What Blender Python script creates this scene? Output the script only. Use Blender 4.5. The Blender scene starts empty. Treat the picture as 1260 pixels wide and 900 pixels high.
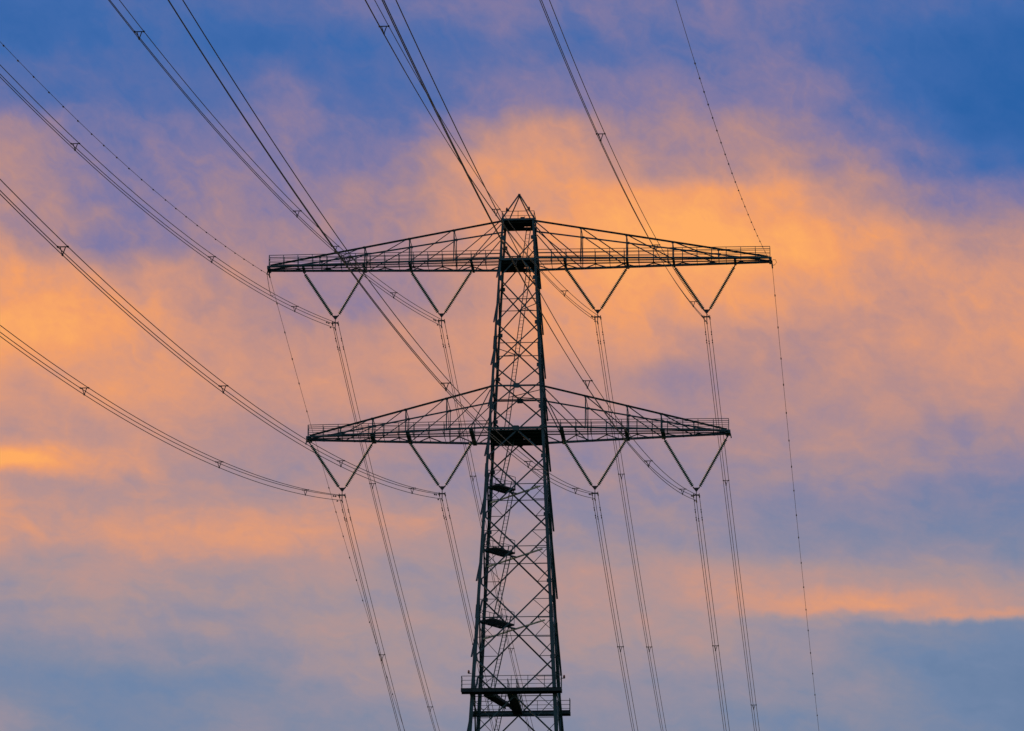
import bpy, math, random
from mathutils import Vector, Matrix
random.seed(7)
S = bpy.context.scene
COL = S.collection
R = math.radians

# ------------------------------------------------------------------ camera
EYE = 1.7
PITCH, ROLL = 0.306964, -0.0060578
cam_d = bpy.data.cameras.new('camera')
cam_d.sensor_width = 36.0
cam_d.lens = 6282.045 / 1260.0 * 36.0
cam_d.clip_start = 0.5
cam_d.clip_end = 30000.0
cam = bpy.data.objects.new('camera', cam_d)
COL.objects.link(cam)
cam.matrix_world = (Matrix.Translation((0, 0, EYE)) @ Matrix.Rotation(math.pi/2 + PITCH, 4, 'X')
                    @ Matrix.Rotation(-ROLL, 4, 'Z'))
S.camera = cam
S.view_settings.view_transform = 'Standard'
S.view_settings.look = 'None'
S.view_settings.exposure = 0.0
S.view_settings.gamma = 1.0
S.view_settings.use_curve_mapping = False

def lin(c):
    return tuple((v/255.0/12.92 if v/255.0 <= 0.04045 else ((v/255.0+0.055)/1.055)**2.4) for v in c)

# ------------------------------------------------------------------ sun (just above the horizon, beyond the pylon)
SUN_EL, SUN_AZ = 2.5, -42.0          # degrees; azimuth measured clockwise from +Y
sun_d = bpy.data.lights.new('sun', 'SUN')
sun_d.energy = 0.35
sun_d.angle = R(0.53)
sun_d.color = (1.0, 0.62, 0.36)
sun = bpy.data.objects.new('sun', sun_d)
COL.objects.link(sun)
sv = Vector((math.sin(R(SUN_AZ))*math.cos(R(SUN_EL)), math.cos(R(SUN_AZ))*math.cos(R(SUN_EL)), math.sin(R(SUN_EL))))
sun.rotation_euler = sv.to_track_quat('Z', 'Y').to_euler()
sun.location = sv*3000

# ------------------------------------------------------------------ world: dusk sky with lit clouds, laid out by compass direction and elevation
W = bpy.data.worlds.new('World')
S.world = W
W.use_nodes = True
nt = W.node_tree
nt.nodes.clear()
NL = nt.links

def node(kind, **kw):
    n = nt.nodes.new(kind)
    for k, v in kw.items():
        setattr(n, k, v)
    return n

def put(sock, v):
    if hasattr(v, 'is_output'):
        NL.new(v, sock)
    else:
        sock.default_value = v

def math_(op, a, b=None, c=None, clamp=False):
    n = node('ShaderNodeMath', operation=op, use_clamp=clamp)
    put(n.inputs[0], a)
    if b is not None: put(n.inputs[1], b)
    if c is not None: put(n.inputs[2], c)
    return n.outputs[0]

def mrange(v, a, b, c=0.0, d=1.0, smooth=True):
    n = node('ShaderNodeMapRange', interpolation_type='SMOOTHSTEP' if smooth else 'LINEAR')
    put(n.inputs[0], v)
    for i, x in enumerate((a, b, c, d)):
        n.inputs[1+i].default_value = x
    return n.outputs[0]

def mixf(f, a, b):
    n = node('ShaderNodeMix', data_type='FLOAT')
    put(n.inputs[0], f); put(n.inputs[2], a); put(n.inputs[3], b)
    return n.outputs[0]

def mixc(f, a, b):
    n = node('ShaderNodeMix', data_type='RGBA')
    put(n.inputs[0], f); put(n.inputs[6], a); put(n.inputs[7], b)
    return n.outputs[2]

def ramp(fac, stops, interp='LINEAR'):
    n = node('ShaderNodeValToRGB')
    cr = n.color_ramp
    cr.interpolation = interp
    while len(cr.elements) > 1:
        cr.elements.remove(cr.elements[-1])
    for i, (p, c) in enumerate(stops):
        e = cr.elements[0] if i == 0 else cr.elements.new(p)
        e.position = p
        e.color = tuple(c) + (1.0,) if len(c) == 3 else c
    put(n.inputs[0], fac)
    return n.outputs[0]

def noise(vec, scale, detail=6.0, rough=0.55, col=False, lac=2.0):
    n = node('ShaderNodeTexNoise', noise_dimensions='3D')
    put(n.inputs['Vector'], vec)
    n.inputs['Scale'].default_value = scale
    n.inputs['Detail'].default_value = detail
    n.inputs['Roughness'].default_value = rough
    n.inputs['Lacunarity'].default_value = lac
    return n.outputs['Color'] if col else n.outputs['Fac']

tc = node('ShaderNodeTexCoord')
nrm = node('ShaderNodeVectorMath', operation='NORMALIZE')
NL.new(tc.outputs['Generated'], nrm.inputs[0])
sp = node('ShaderNodeSeparateXYZ')
NL.new(nrm.outputs[0], sp.inputs[0])
az = math_('ARCTAN2', sp.outputs[0], sp.outputs[1])
el = math_('ARCSINE', sp.outputs[2])
# degrees of azimuth / elevation, scaled so that the region that faces the pylon spans 12.6 x 9 units
U0 = math_('MULTIPLY_ADD', az, 59.41, 6.30)                 # 0 .. 12.6 across the photographed bearing
V0 = math_('MULTIPLY_ADD', el, -62.9, 4.50 + 0.30696*62.9)  # 0 (high) .. 9.0 (low)
cmb = node('ShaderNodeCombineXYZ')
put(cmb.inputs[0], U0); put(cmb.inputs[1], V0); cmb.inputs[2].default_value = 3.7
P0 = cmb.outputs[0]
# stretch for streaky detail: along lines that fall to the right, steeper high up than low down
def streak(angle, su, sv):
    a = node('ShaderNodeMapping')
    NL.new(P0, a.inputs[0])
    a.inputs['Rotation'].default_value = (0, 0, R(-angle))
    b = node('ShaderNodeMapping')
    NL.new(a.outputs[0], b.inputs[0])
    b.inputs['Scale'].default_value = (su, sv, 1.0)
    return b.outputs[0]
PA = streak(36, 0.78, 1.25)
PB = streak(9, 0.60, 1.40)

def warp(U, V, vec, scale, au, av, detail, rough=0.55):
    c = node('ShaderNodeSeparateColor')
    put(c.inputs[0], noise(vec, scale, detail, rough, col=True))
    u = math_('ADD', U, math_('MULTIPLY', math_('SUBTRACT', c.outputs[0], 0.5), au))
    v = math_('ADD', V, math_('MULTIPLY', math_('SUBTRACT', c.outputs[1], 0.5), av))
    return u, v
U1, V1 = warp(U0, V0, P0, 0.9, 1.3, 0.55, 6.0, 0.56)

# how strongly the cloud is lit, sampled over (bearing, elevation); 0 = clear blue, 1 = glowing orange
ROWS = [
 (0.00, [.08,.10,.16,.17,.15,.18,.24,.24,.30,.34,.28,.36,.30,.28,.27,.15,.18,.16,.10]),
 (0.60, [.08,.10,.18,.11,.08,.13,.12,.17,.18,.24,.20,.21,.26,.28,.31,.12,.10,.05,.03]),
 (1.20, [.20,.20,.20,.18,.13,.40,.16,.20,.20,.42,.34,.34,.46,.40,.38,.24,.13,.01,.00]),
 (1.65, [.52,.40,.33,.32,.30,.43,.27,.27,.42,.74,.70,.50,.54,.48,.48,.35,.20,.03,.01]),
 (2.00, [.56,.47,.38,.42,.40,.42,.34,.42,.62,.80,.72,.62,.62,.58,.57,.50,.31,.15,.09]),
 (2.40, [.56,.46,.38,.43,.49,.40,.44,.56,.66,.74,.75,.86,.94,.89,.80,.64,.48,.40,.31]),
 (3.00, [.62,.51,.44,.39,.44,.57,.50,.56,.62,.75,.83,.97,1.0,1.0,.95,.86,.69,.62,.60]),
 (3.60, [.82,.84,.75,.70,.60,.49,.46,.50,.56,.73,.86,.84,.88,.83,.78,.74,.72,.72,.71]),
 (4.20, [.92,.93,.84,.70,.66,.60,.62,.66,.72,.78,.82,.73,.66,.57,.58,.64,.69,.76,.76]),
 (4.80, [.75,.72,.78,.73,.68,.65,.69,.67,.66,.58,.61,.54,.46,.56,.57,.60,.60,.68,.70]),
 (5.40, [.62,.64,.67,.64,.58,.57,.56,.52,.50,.49,.48,.47,.50,.54,.56,.54,.48,.50,.49]),
 (5.78, [1.0,1.0,.84,.60,.54,.52,.54,.52,.48,.47,.43,.43,.45,.46,.46,.46,.42,.38,.38]),
 (6.08, [.66,.62,.62,.58,.55,.52,.58,.54,.46,.44,.38,.38,.42,.36,.35,.38,.32,.24,.26]),
 (6.60, [.74,.70,.73,.76,.75,.70,.70,.65,.53,.46,.42,.41,.43,.36,.29,.26,.25,.23,.27]),
 (7.10, [.54,.46,.54,.57,.50,.50,.51,.47,.45,.50,.54,.56,.60,.61,.56,.47,.42,.42,.44]),
 (7.45, [.47,.44,.48,.50,.46,.46,.50,.47,.45,.50,.54,.56,.58,.65,.72,.73,.66,.57,.54]),
 (7.58, [.36,.37,.40,.42,.39,.41,.48,.47,.43,.46,.50,.53,.53,.50,.40,.45,.66,.70,.64]),
 (7.72, [.38,.41,.41,.42,.40,.43,.49,.50,.46,.47,.51,.53,.52,.46,.34,.25,.22,.16,.15]),
 (8.10, [.24,.29,.28,.28,.28,.31,.44,.47,.44,.44,.46,.44,.43,.42,.32,.20,.14,.10,.08]),
 (8.45, [.14,.16,.14,.15,.14,.20,.35,.42,.40,.36,.35,.30,.26,.30,.32,.32,.14,.08,.05]),
 (9.00, [.44,.26,.10,.16,.34,.24,.24,.30,.30,.28,.28,.28,.24,.24,.24,.22,.20,.12,.06]),
]
un = math_('DIVIDE', U1, 12.6, clamp=True)
NC = len(ROWS[0][1])
cur = None
for i, (v, vals) in enumerate(ROWS):
    o = ramp(un, [(j/(NC-1), (x, x, x)) for j, x in enumerate(vals)], 'B_SPLINE')
    if cur is None:
        cur = o
    else:
        cur = mixf(mrange(V1, ROWS[i-1][0], v), cur, o)
# finer structure of the cloud sheet
low = mrange(V0, 3.4, 6.0)
f1 = mixf(low, noise(PA, 1.15, 10.0, 0.60), noise(PB, 1.25, 10.0, 0.60))
f2 = noise(P0, 2.9, 8.0, 0.62)
# thin filaments: the crests of a bent noise
UW, VW = warp(U0, V0, P0, 1.6, 0.9, 0.9, 3.0, 0.5)
def bent(a, b, c_, d_):
    cw = node('ShaderNodeCombineXYZ')
    put(cw.inputs[0], math_('ADD', math_('MULTIPLY', UW, a), math_('MULTIPLY', VW, b)))
    put(cw.inputs[1], math_('ADD', math_('MULTIPLY', UW, c_), math_('MULTIPLY', VW, d_)))
    cw.inputs[2].default_value = 9.1
    return noise(cw.outputs[0], 1.4, 5.0, 0.55)
f4 = mixf(low, bent(0.62, 0.45, -0.75, 1.10), bent(0.55, 0.08, -0.22, 1.45))
crest = math_('SUBTRACT', 1.0, math_('MULTIPLY', math_('ABSOLUTE', math_('SUBTRACT', f4, 0.5)), 5.0), clamp=False)
crest = math_('MAXIMUM', crest, 0.0)
d = math_('ADD', math_('MULTIPLY', math_('SUBTRACT', f1, 0.5), 0.37),
          math_('ADD', math_('MULTIPLY', math_('SUBTRACT', f2, 0.5), 0.16), math_('MULTIPLY', math_('SUBTRACT', crest, 0.45), 0.09)))
fade = mrange(cur, 0.0, 0.35, 0.35, 1.0)
t_in = math_('ADD', cur, math_('MULTIPLY', d, fade))
# the rest of the dome: broken clouds of the same kind
g1 = noise(nrm.outputs[0], 5.0, 9.0, 0.6)
t_out = mrange(g1, 0.35, 0.72, 0.0, 0.75, smooth=False)
mu = mrange(math_('ABSOLUTE', math_('SUBTRACT', U0, 6.3)), 6.6, 12.0)
mv = mrange(math_('ABSOLUTE', math_('SUBTRACT', V0, 4.5)), 4.8, 9.0)
m_out = math_('MAXIMUM', mu, mv)
t = mixf(m_out, t_in, t_out)
HIGH = [(0.00, (44, 98, 166)), (.12, (64, 106, 172)), (.25, (94, 112, 169)), (.40, (130, 122, 163)), (.50, (156, 131, 151)),
        (.62, (184, 141, 138)), (.75, (213, 151, 127)), (.88, (242, 160, 107)), (1.0, (255, 173, 101))]
LOW = [(0.00, (97, 124, 160)), (.12, (112, 133, 167)), (.25, (131, 138, 162)), (.40, (152, 143, 158)), (.50, (168, 147, 151)),
       (.62, (186, 149, 144)), (.75, (213, 153, 129)), (.88, (238, 160, 112)), (1.0, (255, 172, 100))]
ch = ramp(t, [(p, lin(c)) for p, c in HIGH])
cl = ramp(t, [(p, lin(c)) for p, c in LOW])
cloud = mixc(mrange(V0, 3.6, 7.8), ch, cl)
sky = node('ShaderNodeTexSky', sky_type='NISHITA', sun_disc=False)
sky.sun_elevation = R(SUN_EL)
sky.sun_rotation = R(SUN_AZ)
sky.altitude = 0.0
sky.air_density = 1.0
sky.dust_density = 1.5
sks = node('ShaderNodeVectorMath', operation='SCALE')
NL.new(sky.outputs[0], sks.inputs[0])
sks.inputs['Scale'].default_value = 0.6
cov = mixf(m_out, 1.0, mrange(t_out, 0.0, 0.5, 0.25, 0.8))
final = mixc(cov, sks.outputs[0], cloud)
bg = node('ShaderNodeBackground')
put(bg.inputs[0], final)
bg.inputs[1].default_value = 1.0
wo = node('ShaderNodeOutputWorld')
NL.new(bg.outputs[0], wo.inputs[0])
W.cycles.sampling_method = 'MANUAL'
W.cycles.sample_map_resolution = 512

# ------------------------------------------------------------------ materials
def material(name, base, rough=0.5, metal=0.0, spec=0.5, var=0.25, scale=3.0, trans=0.0):
    m = bpy.data.materials.new(name)
    m.use_nodes = True
    t_ = m.node_tree
    b = t_.nodes['Principled BSDF']
    tcn = t_.nodes.new('ShaderNodeTexCoord')
    nz = t_.nodes.new('ShaderNodeTexNoise')
    nz.inputs['Scale'].default_value = scale
    nz.inputs['Detail'].default_value = 5
    t_.links.new(tcn.outputs['Object'], nz.inputs['Vector'])
    r = t_.nodes.new('ShaderNodeValToRGB')
    r.color_ramp.elements[0].position = 0.3
    r.color_ramp.elements[1].position = 0.7
    r.color_ramp.elements[0].color = tuple(c*(1-var) for c in base) + (1,)
    r.color_ramp.elements[1].color = tuple(c*(1+var) for c in base) + (1,)
    t_.links.new(nz.outputs['Fac'], r.inputs[0])
    t_.links.new(r.outputs[0], b.inputs['Base Color'])
    b.inputs['Roughness'].default_value = rough
    b.inputs['Metallic'].default_value = metal
    b.inputs['Specular IOR Level'].default_value = spec
    b.inputs['Transmission Weight'].default_value = trans
    return m

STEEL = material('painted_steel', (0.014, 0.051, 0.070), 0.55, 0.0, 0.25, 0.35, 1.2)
STEEL_PALE = material('lit_steel', (0.34, 0.40, 0.31), 0.6, 0.0, 0.35, 0.25, 2.0)  # pale green tone paints in the light caught by the platform beams
GRATE = material('grating_steel', (0.008, 0.022, 0.030), 0.7, 0.0, 0.25, 0.3, 2.0)
GLASS = material('green_glass', (0.012, 0.105, 0.088), 0.3, 0.0, 0.35, 0.2, 3.0)
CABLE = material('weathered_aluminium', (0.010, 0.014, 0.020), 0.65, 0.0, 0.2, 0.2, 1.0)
FITTING = material('dark_fitting', (0.008, 0.013, 0.018), 0.5, 0.0, 0.25, 0.2, 3.0)
REDLENS = material('red_lens', (0.16, 0.03, 0.025), 0.3, 0.0, 0.5, 0.1, 3.0)
GROUND = material('meadow', (0.045, 0.075, 0.025), 0.95, 0.0, 0.1, 0.5, 0.05)

# ------------------------------------------------------------------ mesh building
class Mesh:
    def __init__(self):
        self.v, self.f, self.smooth = [], [], []
    def _add(self, vs, fs, sm=False):
        o = len(self.v)
        self.v += [tuple(x) for x in vs]
        self.f += [tuple(i+o for i in q) for q in fs]
        self.smooth += [sm]*len(fs)
    def frame(self, p, q, hint=None):
        dv = (q-p).normalized()
        h = Vector(hint) if hint is not None else Vector((0, 0, 1))
        if abs(dv.dot(h.normalized())) > 0.98:
            h = Vector((0, 1, 0)) if abs(dv.y) < 0.9 else Vector((1, 0, 0))
        a = dv.cross(h).normalized()
        b = a.cross(dv).normalized()
        return dv, a, b
    def sweep(self, p, q, prof, hint=None, prof2=None):
        p, q = Vector(p), Vector(q)
        dv, a, b = self.frame(p, q, hint)
        n = len(prof)
        pr2 = prof2 or prof
        vs = [p + a*x + b*y for x, y in prof] + [q + a*x + b*y for x, y in pr2]
        fs = [(i, (i+1) % n, n+(i+1) % n, n+i) for i in range(n)] + [tuple(range(n))[::-1], tuple(range(n, 2*n))]
        self._add(vs, fs)
    def bar(self, p, q, w, h=None, hint=None):
        h = w if h is None else h
        self.sweep(p, q, [(-w/2, -h/2), (w/2, -h/2), (w/2, h/2), (-w/2, h/2)], hint)
    def angle(self, p, q, w, th=None, hint=None, sx=1, sy=1, w2=None):
        """rolled steel angle: an L section whose corner runs along the line p-q"""
        def pr(w_):
            th_ = th or max(0.012, w_*0.13)
            l = [(0, 0), (w_, 0), (w_, th_), (th_, th_), (th_, w_), (0, w_)]
            return [(x*sx, y*sy) for x, y in l]
        self.sweep(p, q, pr(w), hint, pr(w2) if w2 else None)
    def plate(self, pts, n, th):
        n = Vector(n).normalized()*th
        pts = [Vector(p) for p in pts]
        k = len(pts)
        vs = [p-n*0.5 for p in pts] + [p+n*0.5 for p in pts]
        fs = [(i, (i+1) % k, k+(i+1) % k, k+i) for i in range(k)] + [tuple(range(k))[::-1], tuple(range(k, 2*k))]
        self._add(vs, fs)
    def box(self, c, s):
        x, y, z = c
        a, b, e = s[0]/2, s[1]/2, s[2]/2
        self.plate([(x-a, y-b, z), (x+a, y-b, z), (x+a, y+b, z), (x-a, y+b, z)], (0, 0, 1), 2*e)
    def tube(self, pts, r, n=6, caps=True):
        pts = [Vector(p) for p in pts]
        vs, fs = [], []
        up = Vector((0, 0, 1))
        for i, p in enumerate(pts):
            dv = (pts[min(i+1, len(pts)-1)] - pts[max(i-1, 0)]).normalized()
            h = up if abs(dv.z) < 0.95 else Vector((1, 0, 0))
            a = dv.cross(h).normalized(); b = a.cross(dv)
            for k in range(n):
                an = 2*math.pi*k/n
                vs.append(p + a*math.cos(an)*r + b*math.sin(an)*r)
        for i in range(len(pts)-1):
            for k in range(n):
                fs.append((i*n+k, i*n+(k+1) % n, (i+1)*n+(k+1) % n, (i+1)*n+k))
        self._add(vs, fs, True)
        if caps:
            o = len(pts)*n
            self._add(vs[:n], [tuple(range(n))[::-1]])
            self._add(vs[-n:], [tuple(range(n))])
    def lathe(self, p, dv, prof, n=12):
        """prof: (distance along dv, radius)"""
        p, dv = Vector(p), Vector(dv).normalized()
        h = Vector((0, 1, 0)) if abs(dv.y) < 0.9 else Vector((1, 0, 0))
        a = dv.cross(h).normalized(); b = dv.cross(a)
        vs, fs = [], []
        for s, r in prof:
            for k in range(n):
                an = 2*math.pi*k/n
                vs.append(p + dv*s + a*math.cos(an)*r + b*math.sin(an)*r)
        for i in range(len(prof)-1):
            for k in range(n):
                fs.append((i*n+k, i*n+(k+1) % n, (i+1)*n+(k+1) % n, (i+1)*n+k))
        fs.append(tuple(range(n))[::-1])
        fs.append(tuple(range((len(prof)-1)*n, len(prof)*n)))
        self._add(vs, fs, True)
    def build(self, name, mat, parent=None):
        me = bpy.data.meshes.new(name)
        me.from_pydata(self.v, [], self.f)
        me.polygons.foreach_set('use_smooth', self.smooth)
        me.materials.append(mat)
        me.validate()
        me.update()
        o = bpy.data.objects.new(name, me)
        COL.objects.link(o)
        if parent is not None:
            o.parent = parent
        return o

def empty(name, loc, rz=0.0, parent=None):
    o = bpy.data.objects.new(name, None)
    o.empty_display_size = 0.5
    COL.objects.link(o)
    o.location = loc
    o.rotation_euler = (0, 0, rz)
    if parent is not None:
        o.parent = parent
    return o

def tag(o, label=None, cat=None, group=None, kind=None):
    if label: o['label'] = label
    if cat: o['category'] = cat
    if group: o['group'] = group
    if kind: o['kind'] = kind
    return o

# ------------------------------------------------------------------ the ground
g = Mesh()
NG, RG = 48, 9000.0
g._add([(0, 0, 0)] + [(RG*math.cos(2*math.pi*k/NG), RG*math.sin(2*math.pi*k/NG), 0) for k in range(NG)],
       [(0, 1+k, 1+(k+1) % NG) for k in range(NG)])
tag(g.build('ground', GROUND), 'flat green meadow stretching to the horizon', 'ground', kind='structure')

# ------------------------------------------------------------------ the pylon
PSI = -0.0743481
DIST, TAZ = 399.3505, 0.00143565
AX = -0.05                                         # small offset of the body axis along the arms
TX, TY = DIST*math.sin(TAZ) + AX*math.cos(PSI), DIST*math.cos(TAZ) + AX*math.sin(PSI)
H0 = EYE                                           # heights below are measured above the eye
tower = empty('transmission_pylon', (TX, TY, 0.0), PSI)
tag(tower, 'tall dark steel lattice pylon with two tiers of crossarms, ladders and railed platforms', 'pylon')

def bw(z):                                         # width of the body at height z
    return 2.68 + 0.1028*(138.83 - z)
def corner(i, z, inset=0.0):                       # 0 front-left 1 front-right 2 rear-right 3 rear-left
    h = bw(z)/2 - inset
    sx = (-1, 1, 1, -1)[i]; sy = (-1, -1, 1, 1)[i]
    return Vector((sx*h, sy*h, z + H0))
def pt(x, y, z):
    return Vector((x, y, z + H0))

TOP, UPARM, MIDRING, LOARM = 138.83, 135.30, 124.22, 120.55
NODES = [137.25, 133.69, 129.76, 126.03, 122.43, 118.16, 113.15, 107.52, 101.15, 94.3, 86.3, 76.8, 65.5, 52.0, 36.0, 18.0, -1.7]

# legs: rolled angle sections, splice plates at the joints, sunk into the ground
for i in range(4):
    m = Mesh()
    sx = (-1, 1, 1, -1)[i]; sy = (-1, -1, 1, 1)[i]
    zs = [TOP] + [128.02, 117.0, 105.0, 93.0, 70.0, 40.0, -1.9]
    ws = [0.15, 0.18, 0.22, 0.26, 0.30, 0.38, 0.50, 0.64]
    for k in range(len(zs)-1):
        p, q = corner(i, zs[k]), corner(i, zs[k+1])
        w = ws[k+1]
        th = 0.030
        # two flanges lying in the two faces of the body
        a = Vector((-sx, 0, 0)); b = Vector((0, -sy, 0))
        for fl, nn in ((a, b), (b, a)):
            vs = [p, p+fl*w, p+fl*w+nn*th, p+nn*th, q, q+fl*w, q+fl*w+nn*th, q+nn*th]
            m._add(vs, [(0, 1, 2, 3), (7, 6, 5, 4), (0, 4, 5, 1), (1, 5, 6, 2), (2, 6, 7, 3), (3, 7, 4, 0)])
        # splice: covers bolted outside the joint
        if k > 0:
            pj = corner(i, zs[k]+0.55) + Vector((sx*0.035, sy*0.035, 0))
            qj = corner(i, zs[k]-0.55) + Vector((sx*0.035, sy*0.035, 0))
            w2 = w*0.92
            for fl, nn in ((a, b), (b, a)):
                vs = [pj, pj+fl*w2, pj+fl*w2+nn*0.03, pj+nn*0.03, qj, qj+fl*w2, qj+fl*w2+nn*0.03, qj+nn*0.03]
                m._add(vs, [(0, 1, 2, 3), (7, 6, 5, 4), (0, 4, 5, 1), (1, 5, 6, 2), (2, 6, 7, 3), (3, 7, 4, 0)])
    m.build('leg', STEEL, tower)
# bracing of the four faces: one cross per panel
FACES = [(0, 1, 'front'), (1, 2, 'side'), (2, 3, 'rear'), (3, 0, 'side')]
for fi, (ia, ib, _) in enumerate(FACES):
    fb = empty('face_bracing', (0, 0, 0), 0, tower)
    nrm_ = (Vector((0, -1, 0)), Vector((1, 0, 0)), Vector((0, 1, 0)), Vector((-1, 0, 0)))[fi]
    inn = -nrm_
    for k in range(len(NODES)-1):
        za, zb = NODES[k], NODES[k+1]
        m = Mesh()
        big = za - zb > 4.6
        dw = 0.105 if za > 123 else 0.12 if za > 100 else 0.17
        A, B = corner(ia, za), corner(ib, za)
        C, D = corner(ia, zb), corner(ib, zb)
        if fi % 2 == 0:
            m.angle(A + inn*0.03, D + inn*0.03, dw, hint=nrm_, sx=-1, sy=-1)
            m.angle(B + inn*0.075, C + inn*0.075, dw, hint=nrm_, sx=-1, sy=-1)
        else:                                      # on the side faces the outstanding legs of the angles point outwards
            m.angle(A + nrm_*0.035, D + nrm_*0.035, dw*1.25, hint=nrm_, sx=-1, sy=1)
            m.angle(B + inn*0.04, C + inn*0.04, dw, hint=nrm_, sx=-1, sy=-1)
        # centre of the cross
        wa, wb = bw(za), bw(zb)
        s = wa/(wa+wb)
        X = A.lerp(D, s)
        zc = X.z - H0
        L, Rr = corner(ia, zc), corner(ib, zc)
        hw = 0.05 if za < 137 else 0.04
        m.bar(L + inn*0.11, Rr + inn*0.11, hw*1.1, hw, hint=nrm_)
        ux = (B-A).normalized(); uz = Vector((0, 0, 1))
        for cn, dirn in ((A, 1), (B, -1)):          # gussets at the legs
            gw, gh = (0.36, 0.52) if za > 100 else (0.42, 0.55)
            c0 = cn + inn*0.052
            m.plate([c0+uz*gh*0.5, c0+ux*dirn*gw+uz*gh*0.28, c0+ux*dirn*gw-uz*gh*0.28, c0-uz*gh*0.5], nrm_, 0.018)
        gs = 0.08 if za > 123 else 0.10
        m.plate([X+inn*0.055+uz*gs, X+inn*0.055+ux*gs, X+inn*0.055-uz*gs, X+inn*0.055-ux*gs], nrm_, 0.016)
        if big:                                    # redundant members
            for leg_i, far_pt, zz in ((ia, A, za), (ib, B, za), (ia, C, zb), (ib, D, zb)):
                M_ = far_pt.lerp(X, 0.5)
                Lm = corner(leg_i, M_.z - H0)
                Lc = corner(leg_i, zc)
                m.bar(M_ + inn*0.09, Lm + inn*0.09, 0.045, 0.045, hint=nrm_)
                m.bar(M_ + inn*0.12, Lc + inn*0.12, 0.045, 0.045, hint=nrm_)
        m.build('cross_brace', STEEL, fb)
    # ring beams at the arm levels
    for zr, rw in ((TOP, 0.16), (UPARM, 0.17), (MIDRING, 0.13), (LOARM, 0.19), (98.10, 0.16)):
        m = Mesh()
        a, b = corner(ia, zr), corner(ib, zr)
        m.bar(a + nrm_*0.012, b + nrm_*0.012, rw*0.5, rw, hint=(0, 0, 1))
        if zr in (MIDRING, LOARM):
            c = (a+b)/2 + nrm_*0.07
            ux = (b-a).normalized()
            gz = Vector((0, 0, 0.22))
            m.plate([c-ux*0.27+gz*0.5, c-ux*0.2+gz*0.9, c+ux*0.2+gz*0.9, c+ux*0.27+gz*0.5, c+ux*0.27-gz*0.5, c+ux*0.2-gz, c-ux*0.2-gz, c-ux*0.27-gz*0.5], nrm_, 0.02)
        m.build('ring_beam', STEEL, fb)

def railing(m, pts, h=1.05, post=1.2, mids=(0.36, 0.68), r=0.034, closed=False):
    pts = [Vector(p) for p in pts]
    segs = list(zip(pts[:-1], pts[1:])) + ([(pts[-1], pts[0])] if closed else [])
    up = Vector((0, 0, 1))
    for a, b in segs:
        n = max(1, round((b-a).length/post))
        for k in range(n+1):
            c = a.lerp(b, k/n)
            m.bar(c, c+up*(h-0.001*k), r*1.35)
        m.bar(a+up*h, b+up*h, r*1.5, r*1.2)
        for f in mids:
            m.bar(a+up*h*f, b+up*h*f, r)

# chequer-plate floors with a hatch
def floor_plate(z, inset, name):
    h = bw(z)/2 - inset
    hx0, hx1, hy0, hy1 = 0.40, 0.98, 0.10, 0.62
    m = Mesh()
    zc = z + H0
    th = 0.06
    for x0, x1, y0, y1 in ((-h, hx0, -h, h), (hx1, h, -h, h), (hx0, hx1, -h, hy0), (hx0, hx1, hy1, h)):
        m.plate([(x0, y0, zc), (x1, y0, zc), (x1, y1, zc), (x0, y1, zc)], (0, 0, 1), th)
    for k in range(5):                             # joists under it
        y = -h + (k+0.5)*2*h/5
        m.bar((-h, y, zc-0.085), (h, y, zc-0.085), 0.06, 0.11)
    return m.build(name, GRATE, tower)
fp = floor_plate(TOP-0.05, 0.06, 'floor_plate')
m = Mesh()
h = bw(TOP)/2 - 0.02
railing(m, [pt(-h, -h, TOP), pt(h, -h, TOP), pt(h, h, TOP), pt(-h, h, TOP)], 0.72, 1.3, (0.45,), 0.032, True)
m.build('railing', STEEL, fp)
floor_plate(UPARM-0.10, 0.08, 'floor_plate')
fp = floor_plate(LOARM-0.12, 0.10, 'floor_plate')
for z in (UPARM, LOARM):
    m = Mesh()
    h = bw(z)/2 - 0.30
    railing(m, [pt(-h, h, z), pt(h, h, z)], 1.05, 1.3, (0.5,), 0.03)
    m.build('railing', STEEL, tower)

# pyramid peak over the top platform
m = Mesh()
apex = pt(0.0, 0.0, 141.42)
for i in range(4):
    m.angle(corner(i, TOP), apex + (corner(i, TOP)-apex).normalized()*0.08, 0.10, hint=(0, 1, 0) if i in (0, 2) else (1, 0, 0))
m.box(apex, (0.20, 0.20, 0.16))
m.box(pt(0.35, -1.0, TOP+0.18), (0.34, 0.22, 0.20))
m.bar(pt(0.30, -1.0, TOP+0.02), pt(0.55, -1.0, TOP+0.34), 0.06)
m.build('peak_frame', STEEL, tower)

def lamp(p, side, kind):
    m = Mesh()
    p = Vector(p)
    m.bar(p - Vector((side*0.22, 0, 0.05)), p - Vector((0, 0, 0.05)), 0.05)
    m.lathe(p - Vector((0, 0, 0.07)), (0, 0, 1), [(0, 0.06), (0.05, 0.09), (0.08, 0.09)], 10)
    o = m.build('obstruction_lamp', FITTING, tower)
    l = Mesh()
    l.lathe(p + Vector((0, 0, 0.012)), (0, 0, 1), [(0, 0.085), (0.13, 0.085), (0.19, 0.06), (0.21, 0.02)], 12)
    l.build('lens', REDLENS, o)
lamp(pt(-0.97, -0.85, 139.82), -1, 0)
lamp(pt(0.87, -0.85, 139.87), 1, 0)
lamp(pt(4.06, -3.6, 99.28), 1, 0)
lamp(pt(-3.60, -3.30, 99.85), -1, 0)

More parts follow.
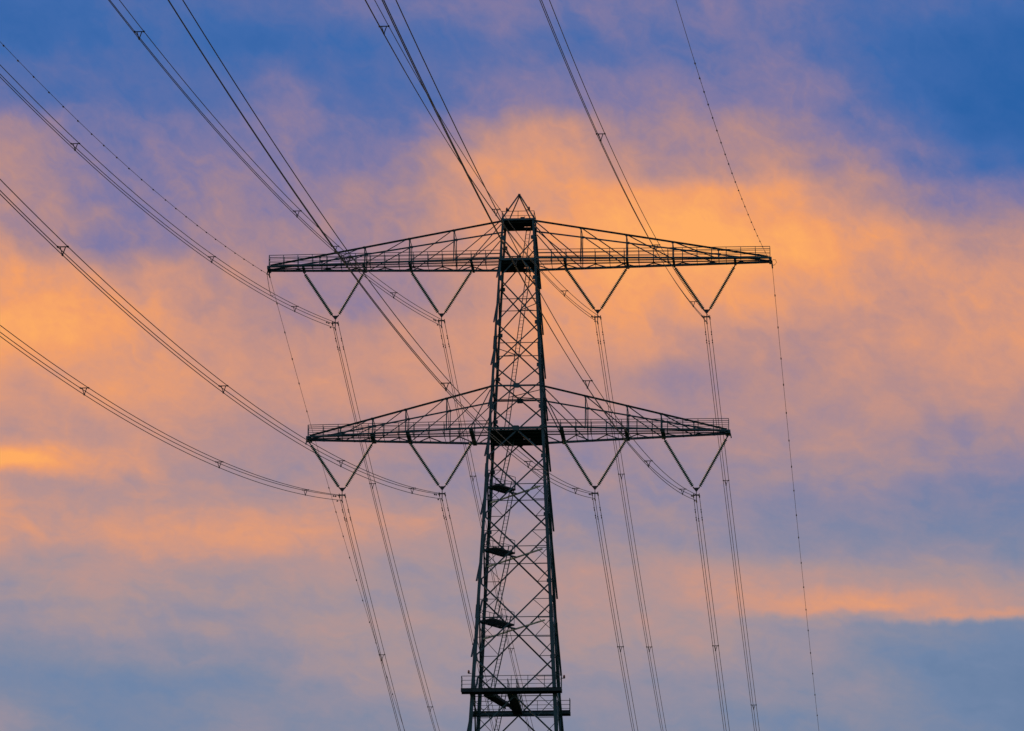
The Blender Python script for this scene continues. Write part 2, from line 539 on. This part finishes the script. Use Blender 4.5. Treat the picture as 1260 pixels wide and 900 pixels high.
# ------------------------------------------------------------------ crossarms
def grating(m, x0, x1, y0a, y1a, y0b, y1b, z):
    """walkway of stringers and open bars; y limits given at x0 and x1"""
    n = max(2, int(abs(x1-x0)/0.085))
    for k in range(n+1):
        f = k/n
        x = x0 + (x1-x0)*f
        ya = y0a + (y0b-y0a)*f; yb = y1a + (y1b-y1a)*f
        m.bar(pt(x, ya, z), pt(x, yb, z), 0.020, 0.025, hint=(0, 0, 1))
    m.bar(pt(x0, y0a, z-0.03), pt(x1, y0b, z-0.03), 0.035, 0.09, hint=(0, 0, 1))
    m.bar(pt(x0, y1a, z-0.03), pt(x1, y1b, z-0.03), 0.035, 0.09, hint=(0, 0, 1))

def crossarm(side, z0, ztop, xtip, nodes, hangers):
    arm = empty('crossarm', (0, 0, 0), 0, tower)
    w0 = bw(z0)/2; wt = bw(ztop)/2
    tipy = 0.52 if z0 > 130 else 0.42
    def yb(x):                                     # half width of the bottom plane at |x|
        f = (x - w0)/(xtip - w0)
        return w0 + (tipy - w0)*f
    def top(x, sy):
        f = (x - wt)/(xtip - 0.15 - wt)
        f = min(1.0, f)
        return pt(side*x, sy*(wt + (tipy-0.03-wt)*f), ztop + (z0 + 0.22 - ztop)*f)
    def bot(x, sy):
        return pt(side*x, sy*yb(x), z0)
    for sy in (-1, 1):
        m = Mesh()
        m.angle(bot(w0, sy), bot(xtip, sy), 0.16, 0.03, hint=(0, 0, 1), sx=1 if sy*side < 0 else -1, sy=1)
        m.build('bottom_chord', STEEL, arm)
        m = Mesh()
        m.angle(top(wt, sy), top(xtip-0.15, sy), 0.13, 0.025, hint=(0, 0, 1), sx=1 if sy*side < 0 else -1, sy=-1)
        m.build('top_chord', STEEL, arm)
        xs = [w0] + nodes
        for k, x in enumerate(nodes):
            m = Mesh()
            if top(x, sy).z - bot(x, sy).z > 0.45:
                m.bar(bot(x, sy), top(x, sy), 0.085 if sy < 0 else 0.07)
                c = top(x, sy)
                m.plate([c+Vector((-0.16, 0, 0.02)), c+Vector((0.16, 0, 0.02)), c+Vector((0.1, 0, -0.18)), c+Vector((-0.1, 0, -0.18))], (0, 1, 0), 0.02)
                m.build('post', STEEL, arm)
        m = Mesh()
        for k in range(len(nodes)):
            x1 = nodes[k]
            a = top(wt if k == 0 else nodes[k-1], sy)
            if a.z - bot(nodes[k-1] if k else wt, sy).z < 0.4:
                continue
            m.angle(a + Vector((0, sy*0.02, 0)), bot(x1, sy) + Vector((0, sy*0.02, 0)), 0.075, hint=(0, sy, 0))
        if True:                                   # extra stays from the body to the first hanger
            m.angle(top(wt, sy) + Vector((0, sy*0.05, -0.35)), bot(hangers[0], sy) + Vector((0, sy*0.05, 0.02)), 0.08, hint=(0, sy, 0))
        m.build('diagonal', STEEL, arm)
    # frames across the arm at the panel points
    for x in nodes[:-1]:
        if top(x, -1).z - bot(x, -1).z > 0.7:
            m = Mesh()
            m.bar(top(x, -1), top(x, 1), 0.05)
            m.bar(top(x, -1), bot(x, 1), 0.04)
            m.build('cross_frame', STEEL, arm)
    # cross beams carrying the insulators
    for x in hangers:
        m = Mesh()
        xx = min(x, xtip-0.12)
        m.bar(pt(side*xx, -yb(xx), z0-0.06), pt(side*xx, yb(xx), z0-0.06), 0.20 if z0 > 130 else 0.32, 0.16, hint=(0, 0, 1))
        m.plate([pt(side*xx-0.12, 0, z0-0.16), pt(side*xx+0.12, 0, z0-0.16), pt(side*xx+0.07, 0, z0-0.36), pt(side*xx-0.07, 0, z0-0.36)], (0, 1, 0), 0.05)
        m.build('hanger_beam', STEEL, arm)
    # zigzag in the bottom plane
    m = Mesh()
    n = round((xtip-w0)/1.25)
    n += n % 2
    def yd(x, s):                                  # walkway edges: a little forward of the middle at the body
        f = (x-w0)/(xtip-w0)
        c = -0.22*w0*(1-f) - 0.16*f
        hw = 0.40 - 0.12*f
        return c + s*hw
    for k in range(n):
        xa = w0 + (xtip-w0)*k/n; xb = w0 + (xtip-w0)*(k+1)/n
        ya = yb(xa) if k % 2 else yd(xa, 1)
        yc = yd(xb, 1) if k % 2 else yb(xb)
        m.bar(pt(side*xa, ya, z0-0.02), pt(side*xb, yc, z0-0.02), 0.07)
        m.bar(pt(side*xa, -yb(xa)+0.02, z0-0.02), pt(side*xa, yb(xa), z0-0.02), 0.04)
    m.build('plan_bracing', STEEL, arm)
    m = Mesh()
    grating(m, side*w0, side*xtip, yd(w0, -1), yd(w0, 1), yd(xtip, -1), yd(xtip, 1), z0+0.09)
    m.build('walkway', GRATE, arm)
    for s in (-1, 1):
        m = Mesh()
        p = [pt(side*w0, yd(w0, s), z0+0.10), pt(side*xtip, yd(xtip, s), z0+0.10)]
        railing(m, p, 0.98, 1.22, (0.34, 0.67), 0.034)
        if s == 1:
            for f in (0.34, 0.67, 1.0):
                m.bar(pt(side*xtip, yd(xtip, -1), z0+0.10+0.98*f), pt(side*xtip, yd(xtip, 1), z0+0.10+0.98*f), 0.04)
        m.build('railing', STEEL, arm)
    # tip block
    m = Mesh()
    m.box(pt(side*(xtip+0.03), 0, z0), (0.22, 2*tipy+0.12, 0.26))
    m.bar(pt(side*(xtip+0.12), 0, z0-0.05), pt(side*(xtip+0.20), 0, z0-0.45), 0.09)
    m.build('tip_plate', STEEL, arm)

UP_X = {-1: [5.30, 9.00, 12.72, 16.45], 1: [5.20, 8.95, 12.75, 16.5]}
LO_X = {-1: [5.72, 9.10, 11.85, 14.5], 1: [5.62, 9.00, 11.75, 14.4]}
for side in (-1, 1):
    crossarm(side, UPARM, TOP-0.10, 20.72, UP_X[side], [3.85, 8.98, 12.80, 17.85])
    crossarm(side, LOARM, MIDRING, 17.22, LO_X[side], [3.68, 8.92, 11.88, 17.10])

# ------------------------------------------------------------------ ladders and resting platforms inside the body
def ladder(p, q, hw=0.165):
    p, q = Vector(p), Vector(q)
    m = Mesh()
    ax = Vector((1, 0, 0))
    m.bar(p-ax*hw, q-ax*hw, 0.065, 0.08)
    m.bar(p+ax*hw, q+ax*hw, 0.065, 0.08)
    n = int((q-p).length/0.30)
    for k in range(1, n):
        c = p.lerp(q, k/n)
        m.bar(c-ax*hw, c+ax*hw, 0.022)
    m.build('ladder', STEEL, tower)
ladder(pt(0.35, 0.30, 135.2), pt(0.86, 0.30, 139.3))
ladder(pt(-1.02, 0.0, 120.6), pt(0.86, 0.0, 135.25))
ladder(pt(-1.42, 0.0, 115.80), pt(-0.36, 0.0, 120.9))
ladder(pt(-1.48, 0.0, 110.45), pt(-0.33, 0.0, 116.7))
ladder(pt(-1.92, 0.0, 104.45), pt(-0.53, 0.0, 111.2))
ladder(pt(-2.12, 0.0, 98.40), pt(-0.64, 0.0, 105.4))
ladder(pt(-2.62, 0.0, 90.5), pt(-0.98, 0.0, 99.0))
for z in (131.75, 127.9, MIDRING):                 # stays that hold the long ladder
    m = Mesh()
    xl = -1.02 + (z-120.6)/(135.25-120.6)*1.88
    hx = bw(z)/2
    s = 1 if z != 127.9 else -1
    m.bar(pt(xl-0.2, 0, z-0.35), pt(s*hx, -hx*0.55, z-0.05), 0.05)
    m.bar(pt(xl+0.2, 0, z-0.35), pt(s*hx, hx*0.75, z-0.05), 0.05)
    m.build('ladder_stay', STEEL, tower)

for z in (115.75, 110.40, 104.40):
    k = bw(z)/5.0
    rp = Mesh()
    a, b, c, e = (-2.36*k, -1.75*k), (-1.35*k, -2.42*k), (-0.12*k, -1.0), (-1.05*k, -0.10)
    A_, B_, C_, E_ = pt(*a, z), pt(*b, z), pt(*c, z), pt(*e, z)
    for i in range(13):                            # open bars of the grating
        f = i/12
        rp.bar(A_.lerp(E_, f), B_.lerp(C_, f), 0.115, 0.035, hint=(0, 0, 1))
    for u, v in ((a, b), (b, c), (c, e), (e, a)):
        rp.bar(pt(*u, z-0.05), pt(*v, z-0.05), 0.07, 0.12, hint=(0, 0, 1))
    ro = rp.build('rest_platform', GRATE, tower)
    m = Mesh()
    h2 = bw(z)/2
    m.bar(pt(-h2+0.1, h2-0.1, z-0.17), pt(h2-0.55*k, -h2+0.2, z-0.17), 0.13, 0.10, hint=(0, 0, 1))
    m.build('support_beam', STEEL_PALE, ro)
    m = Mesh()
    m.bar(pt(-h2+0.1, -h2+0.1, z-0.12), pt(0, 0, z-0.12), 0.10, 0.10, hint=(0, 0, 1))
    m.build('support_beam', STEEL, ro)
    m = Mesh()
    railing(m, [pt(*e, z), pt(*a, z)], 1.0, 1.1, (0.5,), 0.030)
    railing(m, [pt(*c, z), pt(b[0]*0.6+c[0]*0.4, b[1]*0.6+c[1]*0.4, z)], 1.0, 1.1, (0.5,), 0.030)
    m.build('railing', STEEL, ro)

# the wide gallery low on the body
GZ = 98.30
gal = empty('gallery', (0, 0, 0), 0, tower)
for s in (-1, 1):
    hb = bw(GZ)/2
    y0, y1 = s*(hb+0.02), s*(hb+0.86)
    x0, x1 = (-4.14, 3.90) if s < 0 else (-3.98, 4.10)
    m = Mesh()
    n = 60
    m.plate([pt(x0, y0, GZ), pt(x1, y0, GZ), pt(x1, y1, GZ), pt(x0, y1, GZ)], (0, 0, 1), 0.05)
    for y in (y0+s*0.04, y1-s*0.04):
        m.bar(pt(x0, y, GZ-0.10), pt(x1, y, GZ-0.10), 0.08, 0.30, hint=(0, 0, 1))
    for k in range(9):
        x = x0 + 0.05 + (x1-x0-0.1)*k/8
        m.bar(pt(x, y0+s*0.09, GZ-0.10), pt(x, y1-s*0.09, GZ-0.10), 0.08, 0.20, hint=(0, 0, 1))
    m.build('walkway', GRATE, gal)
    m = Mesh()
    railing(m, [pt(x0+0.04, y0+s*0.06, GZ+0.03), pt(x0+0.04, y1-s*0.05, GZ+0.03), pt(x1-0.04, y1-s*0.05, GZ+0.03), pt(x1-0.04, y0+s*0.06, GZ+0.03)], 1.02, 1.33, (0.34, 0.66), 0.032)
    m.build('railing', STEEL, gal)
m = Mesh()
hb = bw(GZ)/2
m.plate([pt(-0.50, -hb, GZ-0.04), pt(0.24, -hb, GZ-0.04), pt(0.24, hb, GZ-0.04), pt(-0.50, hb, GZ-0.04)], (0, 0, 1), 0.05)
for x in (-0.47, 0.21):
    m.bar(pt(x, -hb, GZ-0.17), pt(x, hb, GZ-0.17), 0.08, 0.24, hint=(0, 0, 1))
m.plate([pt(-2.4, -2.75, GZ-0.05), pt(-1.7, -3.2, GZ-0.05), pt(-0.52, 0.9, GZ-0.05), pt(-0.52, 1.9, GZ-0.05), pt(-1.0, 1.55, GZ-0.05)], (0, 0, 1), 0.05)
m.bar(pt(-2.4, -2.75, GZ-0.16), pt(-1.0, 1.55, GZ-0.16), 0.08, 0.2, hint=(0, 0, 1))
m.bar(pt(-1.7, -3.2, GZ-0.16), pt(-0.55, 0.9, GZ-0.16), 0.08, 0.2, hint=(0, 0, 1))
m.build('walkway', GRATE, gal)
m = Mesh()
railing(m, [pt(0.22, -hb+0.1, GZ), pt(0.22, hb-0.1, GZ)], 1.02, 1.3, (0.5,), 0.03)
railing(m, [pt(-0.48, -hb+0.1, GZ), pt(-0.48, -1.2, GZ)], 1.02, 1.3, (0.5,), 0.03)
m.build('railing', STEEL, gal)

# ------------------------------------------------------------------ wires: fitted hang of every span
# name: X along the arm, height above eye, near slope, near curvature, near bearing, far slope, far curvature, far bearing
SPANS = {
 'gl': (-20.77707, 134.80007, 0.24617, 0.00033, 0.09223, 0.20837, 0.00048, 0.10041),
 'gr': (20.83652, 134.87005, 0.26093, 0.00031, 0.09301, 0.23283, 0.00044, 0.0989),
 'u1': (-15.21716, 130.37116, 0.27928, 0.00037, 0.09028, 0.24955, 0.00066, 0.09635),
 'u2': (-6.41955, 130.41574, 0.27225, 0.00034, 0.09092, 0.23942, 0.00069, 0.09669),
 'u3': (6.46427, 130.50717, 0.27986, 0.00035, 0.08829, 0.23824, 0.00056, 0.09698),
 'u4': (15.43606, 130.35905, 0.27292, 0.00031, 0.08988, 0.23538, 0.00036, 0.09845),
 'l1': (-14.41405, 115.57543, 0.27633, 0.00036, 0.0928, 0.23763, 0.00034, 0.09861),
 'l2': (-6.22174, 115.57701, 0.27516, 0.00032, 0.08906, 0.22848, 0.00038, 0.09922),
 'l3': (6.24997, 115.41987, 0.27853, 0.00026, 0.07653, 0.22959, 0.00048, 0.0987),
 'l4': (14.49835, 115.14341, 0.27295, 0.00026, 0.08297, 0.23629, 0.00036, 0.09838),
}
SPACERS = {
 'u1': ([24.9, 67.8, 121.2, 172], [26.3, 72.9, 120]), 'u2': ([34.4, 69.6, 89.1, 151.4], [25.9, 61.3, 108]),
 'u3': ([35.3, 91.8, 155.2], [26.0, 60.6, 108]), 'u4': ([21.1, 69.0, 121.7, 170], [27.0, 72.0, 118]),
 'l1': ([22.3, 66.3, 118.4, 168], [27.7, 72, 118]), 'l2': ([22.4, 67.0, 121.9, 173.9], [26.5, 71, 118]),
 'l3': ([24.8, 74.3, 135.6, 185], [27.1, 72, 118]), 'l4': ([23.2, 70.6, 131.3, 180], [26.0, 71, 118]),
}
C0 = (DIST*math.sin(TAZ), DIST*math.cos(TAZ))
def anchor(k):
    x, z = SPANS[k][0], SPANS[k][1]
    return Vector((C0[0] + x*math.cos(PSI), C0[1] + x*math.sin(PSI), z + H0))
def local_dir(ph):                                 # bearing -> the pylon's own axes
    x, y = math.sin(ph), math.cos(ph)
    return Vector((x*math.cos(PSI) + y*math.sin(PSI), -x*math.sin(PSI) + y*math.cos(PSI), 0))
def along(k, t):                                   # t < 0 towards the viewer's side, t > 0 beyond
    _, _, sn, cn, pn, sf, cf, pf = SPANS[k]
    if t < 0:
        u = -t
        return -local_dir(pn)*u + Vector((0, 0, -sn*u + cn*u*u))
    return local_dir(pf)*t + Vector((0, 0, -sf*t + cf*t*t))

def path(k, off, tn, tf):
    ts = [-tn + i*5.0 for i in range(int((tn-5)//5)+1)]
    ts += [-4.0, -2.5, -1.2, -0.5, 0.0, 0.5, 1.2, 2.5, 4.0]
    ts += [6.0 + i*5.0 for i in range(int((tf-6)//5)+1)]
    return [along(k, t) + off + (Vector((0, 0, -0.04)) if abs(t) < 0.1 else Vector((0, 0, 0))) for t in sorted(ts)]

OFFS = [Vector((-0.24, 0, 0.13)), Vector((0.24, 0, 0.13)), Vector((0.0, 0, -0.28))]
PHASE = {
 'u1': 'bundle of three cables under the upper crossarm, hung from its outermost left insulator V',
 'u2': 'bundle of three cables under the upper crossarm, just left of the lattice body',
 'u3': 'bundle of three cables under the upper crossarm, just right of the lattice body',
 'u4': 'bundle of three cables under the upper crossarm, hung from its outermost right insulator V',
 'l1': 'bundle of three cables hung from the lower crossarm beside its left tip',
 'l2': 'bundle of three cables hung from the lower crossarm, just left of the lattice body',
 'l3': 'bundle of three cables hung from the lower crossarm, just right of the lattice body',
 'l4': 'bundle of three cables hung from the lower crossarm beside its right tip',
}
for k, lab in PHASE.items():
    root = empty('conductor_bundle', anchor(k), PSI)
    tag(root, lab, 'power line', 'conductor bundles hung under the crossarms')
    _, _, sn, cn, pn, sf, cf, pf = SPANS[k]
    tf = min(700.0, sf/cf)
    for off in OFFS:
        m = Mesh()
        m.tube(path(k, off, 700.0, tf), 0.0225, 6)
        cab = m.build('cable', CABLE, root)
        # vibration dampers: a weight at each end of a short messenger
        for t in ((2.3, 3.6) if off.x else (3.0,)) :
            for s in (1, -1):
                if s < 0 and off.x > 0: continue
                dm = Mesh()
                c = along(k, s*t) + off
                dv = (along(k, s*(t+0.2)) - along(k, s*t)).normalized()
                lo = c + Vector((0, 0, -0.10))
                dm.bar(c, lo, 0.04)
                dm.bar(lo - dv*0.22, lo + dv*0.22, 0.022)
                dm.lathe(lo - dv*0.27, dv, [(0, 0.02), (0.03, 0.05), (0.12, 0.05), (0.15, 0.02)], 8)
                dm.lathe(lo + dv*0.12, dv, [(0, 0.02), (0.03, 0.05), (0.12, 0.05), (0.15, 0.02)], 8)
                dm.build('damper', FITTING, cab)
        cm = Mesh()                                # clamp that carries the cable
        c = off + Vector((0, 0, -0.04))
        cm.tube([along(k, -0.32)+off+Vector((0, 0, 0.005)), c, along(k, 0.32)+off+Vector((0, 0, 0.005))], 0.055, 8)
        cm.bar(c, c + Vector((0, 0, 0.20)), 0.06)
        cm.build('clamp', FITTING, cab)
    for ts, s in ((SPACERS[k][0], -1), (SPACERS[k][1], 1)):
        for t in ts:
            m = Mesh()
            c = along(k, s*t)
            ps = [c + o for o in OFFS]
            mid = c + Vector((0, 0, -0.01))
            dv = (along(k, s*(t+0.5)) - c).normalized()
            m.bar(ps[0], ps[1], 0.034, 0.045)
            m.bar(mid + Vector((-0.13, 0, 0.13)), ps[2], 0.034, 0.045)
            m.bar(mid + Vector((0.13, 0, 0.13)), ps[2], 0.034, 0.045)
            for p in ps:
                m.lathe(p - dv*0.09, dv, [(0, 0.036), (0.02, 0.05), (0.16, 0.05), (0.18, 0.036)], 8)
            m.build('spacer', FITTING, root)

# earth wires from the tips of the upper arm, hung with small bird markers
EARTH = {
 'gl': ('thin single earth wire with small markers, leaving the left tip of the upper crossarm', 'gl'),
 'gr': ('thin single earth wire with small markers, leaving the right tip of the upper crossarm', 'gr'),
}
for k, (lab, _) in EARTH.items():
    root = empty('earth_wire', anchor(k), PSI)
    tag(root, lab, 'earth wire', 'earth wires')
    m = Mesh()
    _, _, sn, cn, pn, sf, cf, pf = SPANS[k]
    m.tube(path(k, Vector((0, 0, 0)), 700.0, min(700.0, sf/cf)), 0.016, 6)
    m.build('cable', CABLE, root)
    rnd = random.Random(3 if k == 'gl' else 4)
    for s in (-1, 1):
        t = 4.6
        end = 118 if s < 0 else 90
        while t < end:
            m = Mesh()
            c = along(k, s*t)
            dv = (along(k, s*(t+0.3)) - c).normalized()
            m.lathe(c - dv*0.16 - Vector((0, 0, 0.02)), dv, [(0, 0.025), (0.05, 0.050), (0.27, 0.050), (0.32, 0.025)], 8)
            m.build('marker', FITTING, root)
            t += (5.0 if s < 0 else 4.75) + rnd.uniform(-0.45, 0.45)
    m = Mesh()
    sx = 1 if k == 'gr' else -1
    m.bar((-sx*0.02, 0, 0.42), (0, 0, 0.02), 0.10)
    m.tube([along(k, -0.4), Vector((0, 0, -0.01)), along(k, 0.4)], 0.06, 8)
    m.build('clamp', FITTING, root)
    m = Mesh()                                     # slack jumper lead
    pts = []
    for i in range(13):
        f = i/12
        a = along(k, -0.6)*(1-f) + along(k, 3.2)*f
        pts.append(a + Vector((sx*0.10, 0, -0.85*math.sin(math.pi*f)*(0.6+0.4*f))))
    m.tube(pts if k == 'gl' else [Vector((0.05, 0, 0.5)), Vector((0.28, 0, 0.48)), Vector((0.36, 0, 0.25)), Vector((0.22, 0, 0.05)), Vector((0.02, 0, 0))], 0.022, 6)
    m.build('jumper', CABLE, root)

# ------------------------------------------------------------------ V-shaped insulator assemblies
def insulator_string(m, cap, p, q):
    p, q = Vector(p), Vector(q)
    dv = (q-p).normalized()
    L = (q-p).length
    cap.bar(p, p+dv*0.24, 0.09)
    cap.bar(q-dv*0.16, q, 0.09)
    pitch = 0.146
    n = int((L-0.36)/pitch)
    s0 = (L - n*pitch)/2 + 0.02
    for k in range(n):
        b = p + dv*(s0 + k*pitch)
        m.lathe(b, dv, [(0, 0.060), (0.045, 0.070), (0.058, 0.146), (0.088, 0.150), (0.104, 0.075), (0.145, 0.058)], 12)

def make_assembly(xl, xr, drop):
    """V of two strings; the origin is the point of the V"""
    root = empty('insulator_assembly', (0, 0, 0), PSI)
    for s, xh in ((-1, xl), (1, xr)):
        m = Mesh(); c = Mesh()
        insulator_string(m, c, (xh, 0, drop), (s*0.19, 0, 0.0))
        st = m.build('insulator_string', GLASS, root)
        c.build('end_fitting', FITTING, st)
    y = Mesh()
    y.plate([(-0.27, 0, 0.07), (0.27, 0, 0.07), (0.10, 0, -0.18), (0.0, 0, -0.30), (-0.10, 0, -0.18)], (0, 1, 0), 0.05)
    y.bar((0, 0, -0.24), (0, 0, -0.50), 0.06)
    y.build('yoke_plate', FITTING, root)
    f = Mesh()
    f.plate([(-0.32, 0, -0.62), (-0.22, 0, -0.50), (0.22, 0, -0.50), (0.32, 0, -0.62), (0.24, 0, -0.64), (0.04, 0, -0.60), (0.03, 0, -0.98), (-0.03, 0, -0.98), (-0.04, 0, -0.60), (-0.24, 0, -0.64)], (0, 1, 0), 0.05)
    f.build('hanger_plate', FITTING, root)
    return root
INS = [
 ('u1', -17.85, -12.80, UPARM, 'green insulator V hung under the upper crossarm, outermost on the left'),
 ('u2', -8.98, -3.85, UPARM, 'green insulator V hung under the upper crossarm, left of and next to the body'),
 ('u3', 3.85, 8.98, UPARM, 'green insulator V hung under the upper crossarm, right of and next to the body'),
 ('u4', 12.80, 17.85, UPARM, 'green insulator V hung under the upper crossarm, outermost on the right'),
 ('l1', -17.10, -11.88, LOARM, 'green insulator V reaching to the left tip of the lower crossarm'),
 ('l2', -8.92, -3.68, LOARM, 'green insulator V under the lower crossarm, left of and next to the body'),
 ('l3', 3.68, 8.92, LOARM, 'green insulator V under the lower crossarm, right of and next to the body'),
 ('l4', 11.88, 17.10, LOARM, 'green insulator V reaching to the right tip of the lower crossarm'),
]
YOKE = 0.72                                        # height of the point of the V above the middle of the bundle
for k, xl, xr, zarm, lab in INS:
    xa, za = SPANS[k][0], SPANS[k][1] + YOKE
    o = make_assembly(xl + AX - xa, xr + AX - xa, zarm - 0.34 - za)
    a = anchor(k)
    o.location = (a.x, a.y, za + H0)
    tag(o, lab, 'insulator', 'green glass insulators under the crossarms')
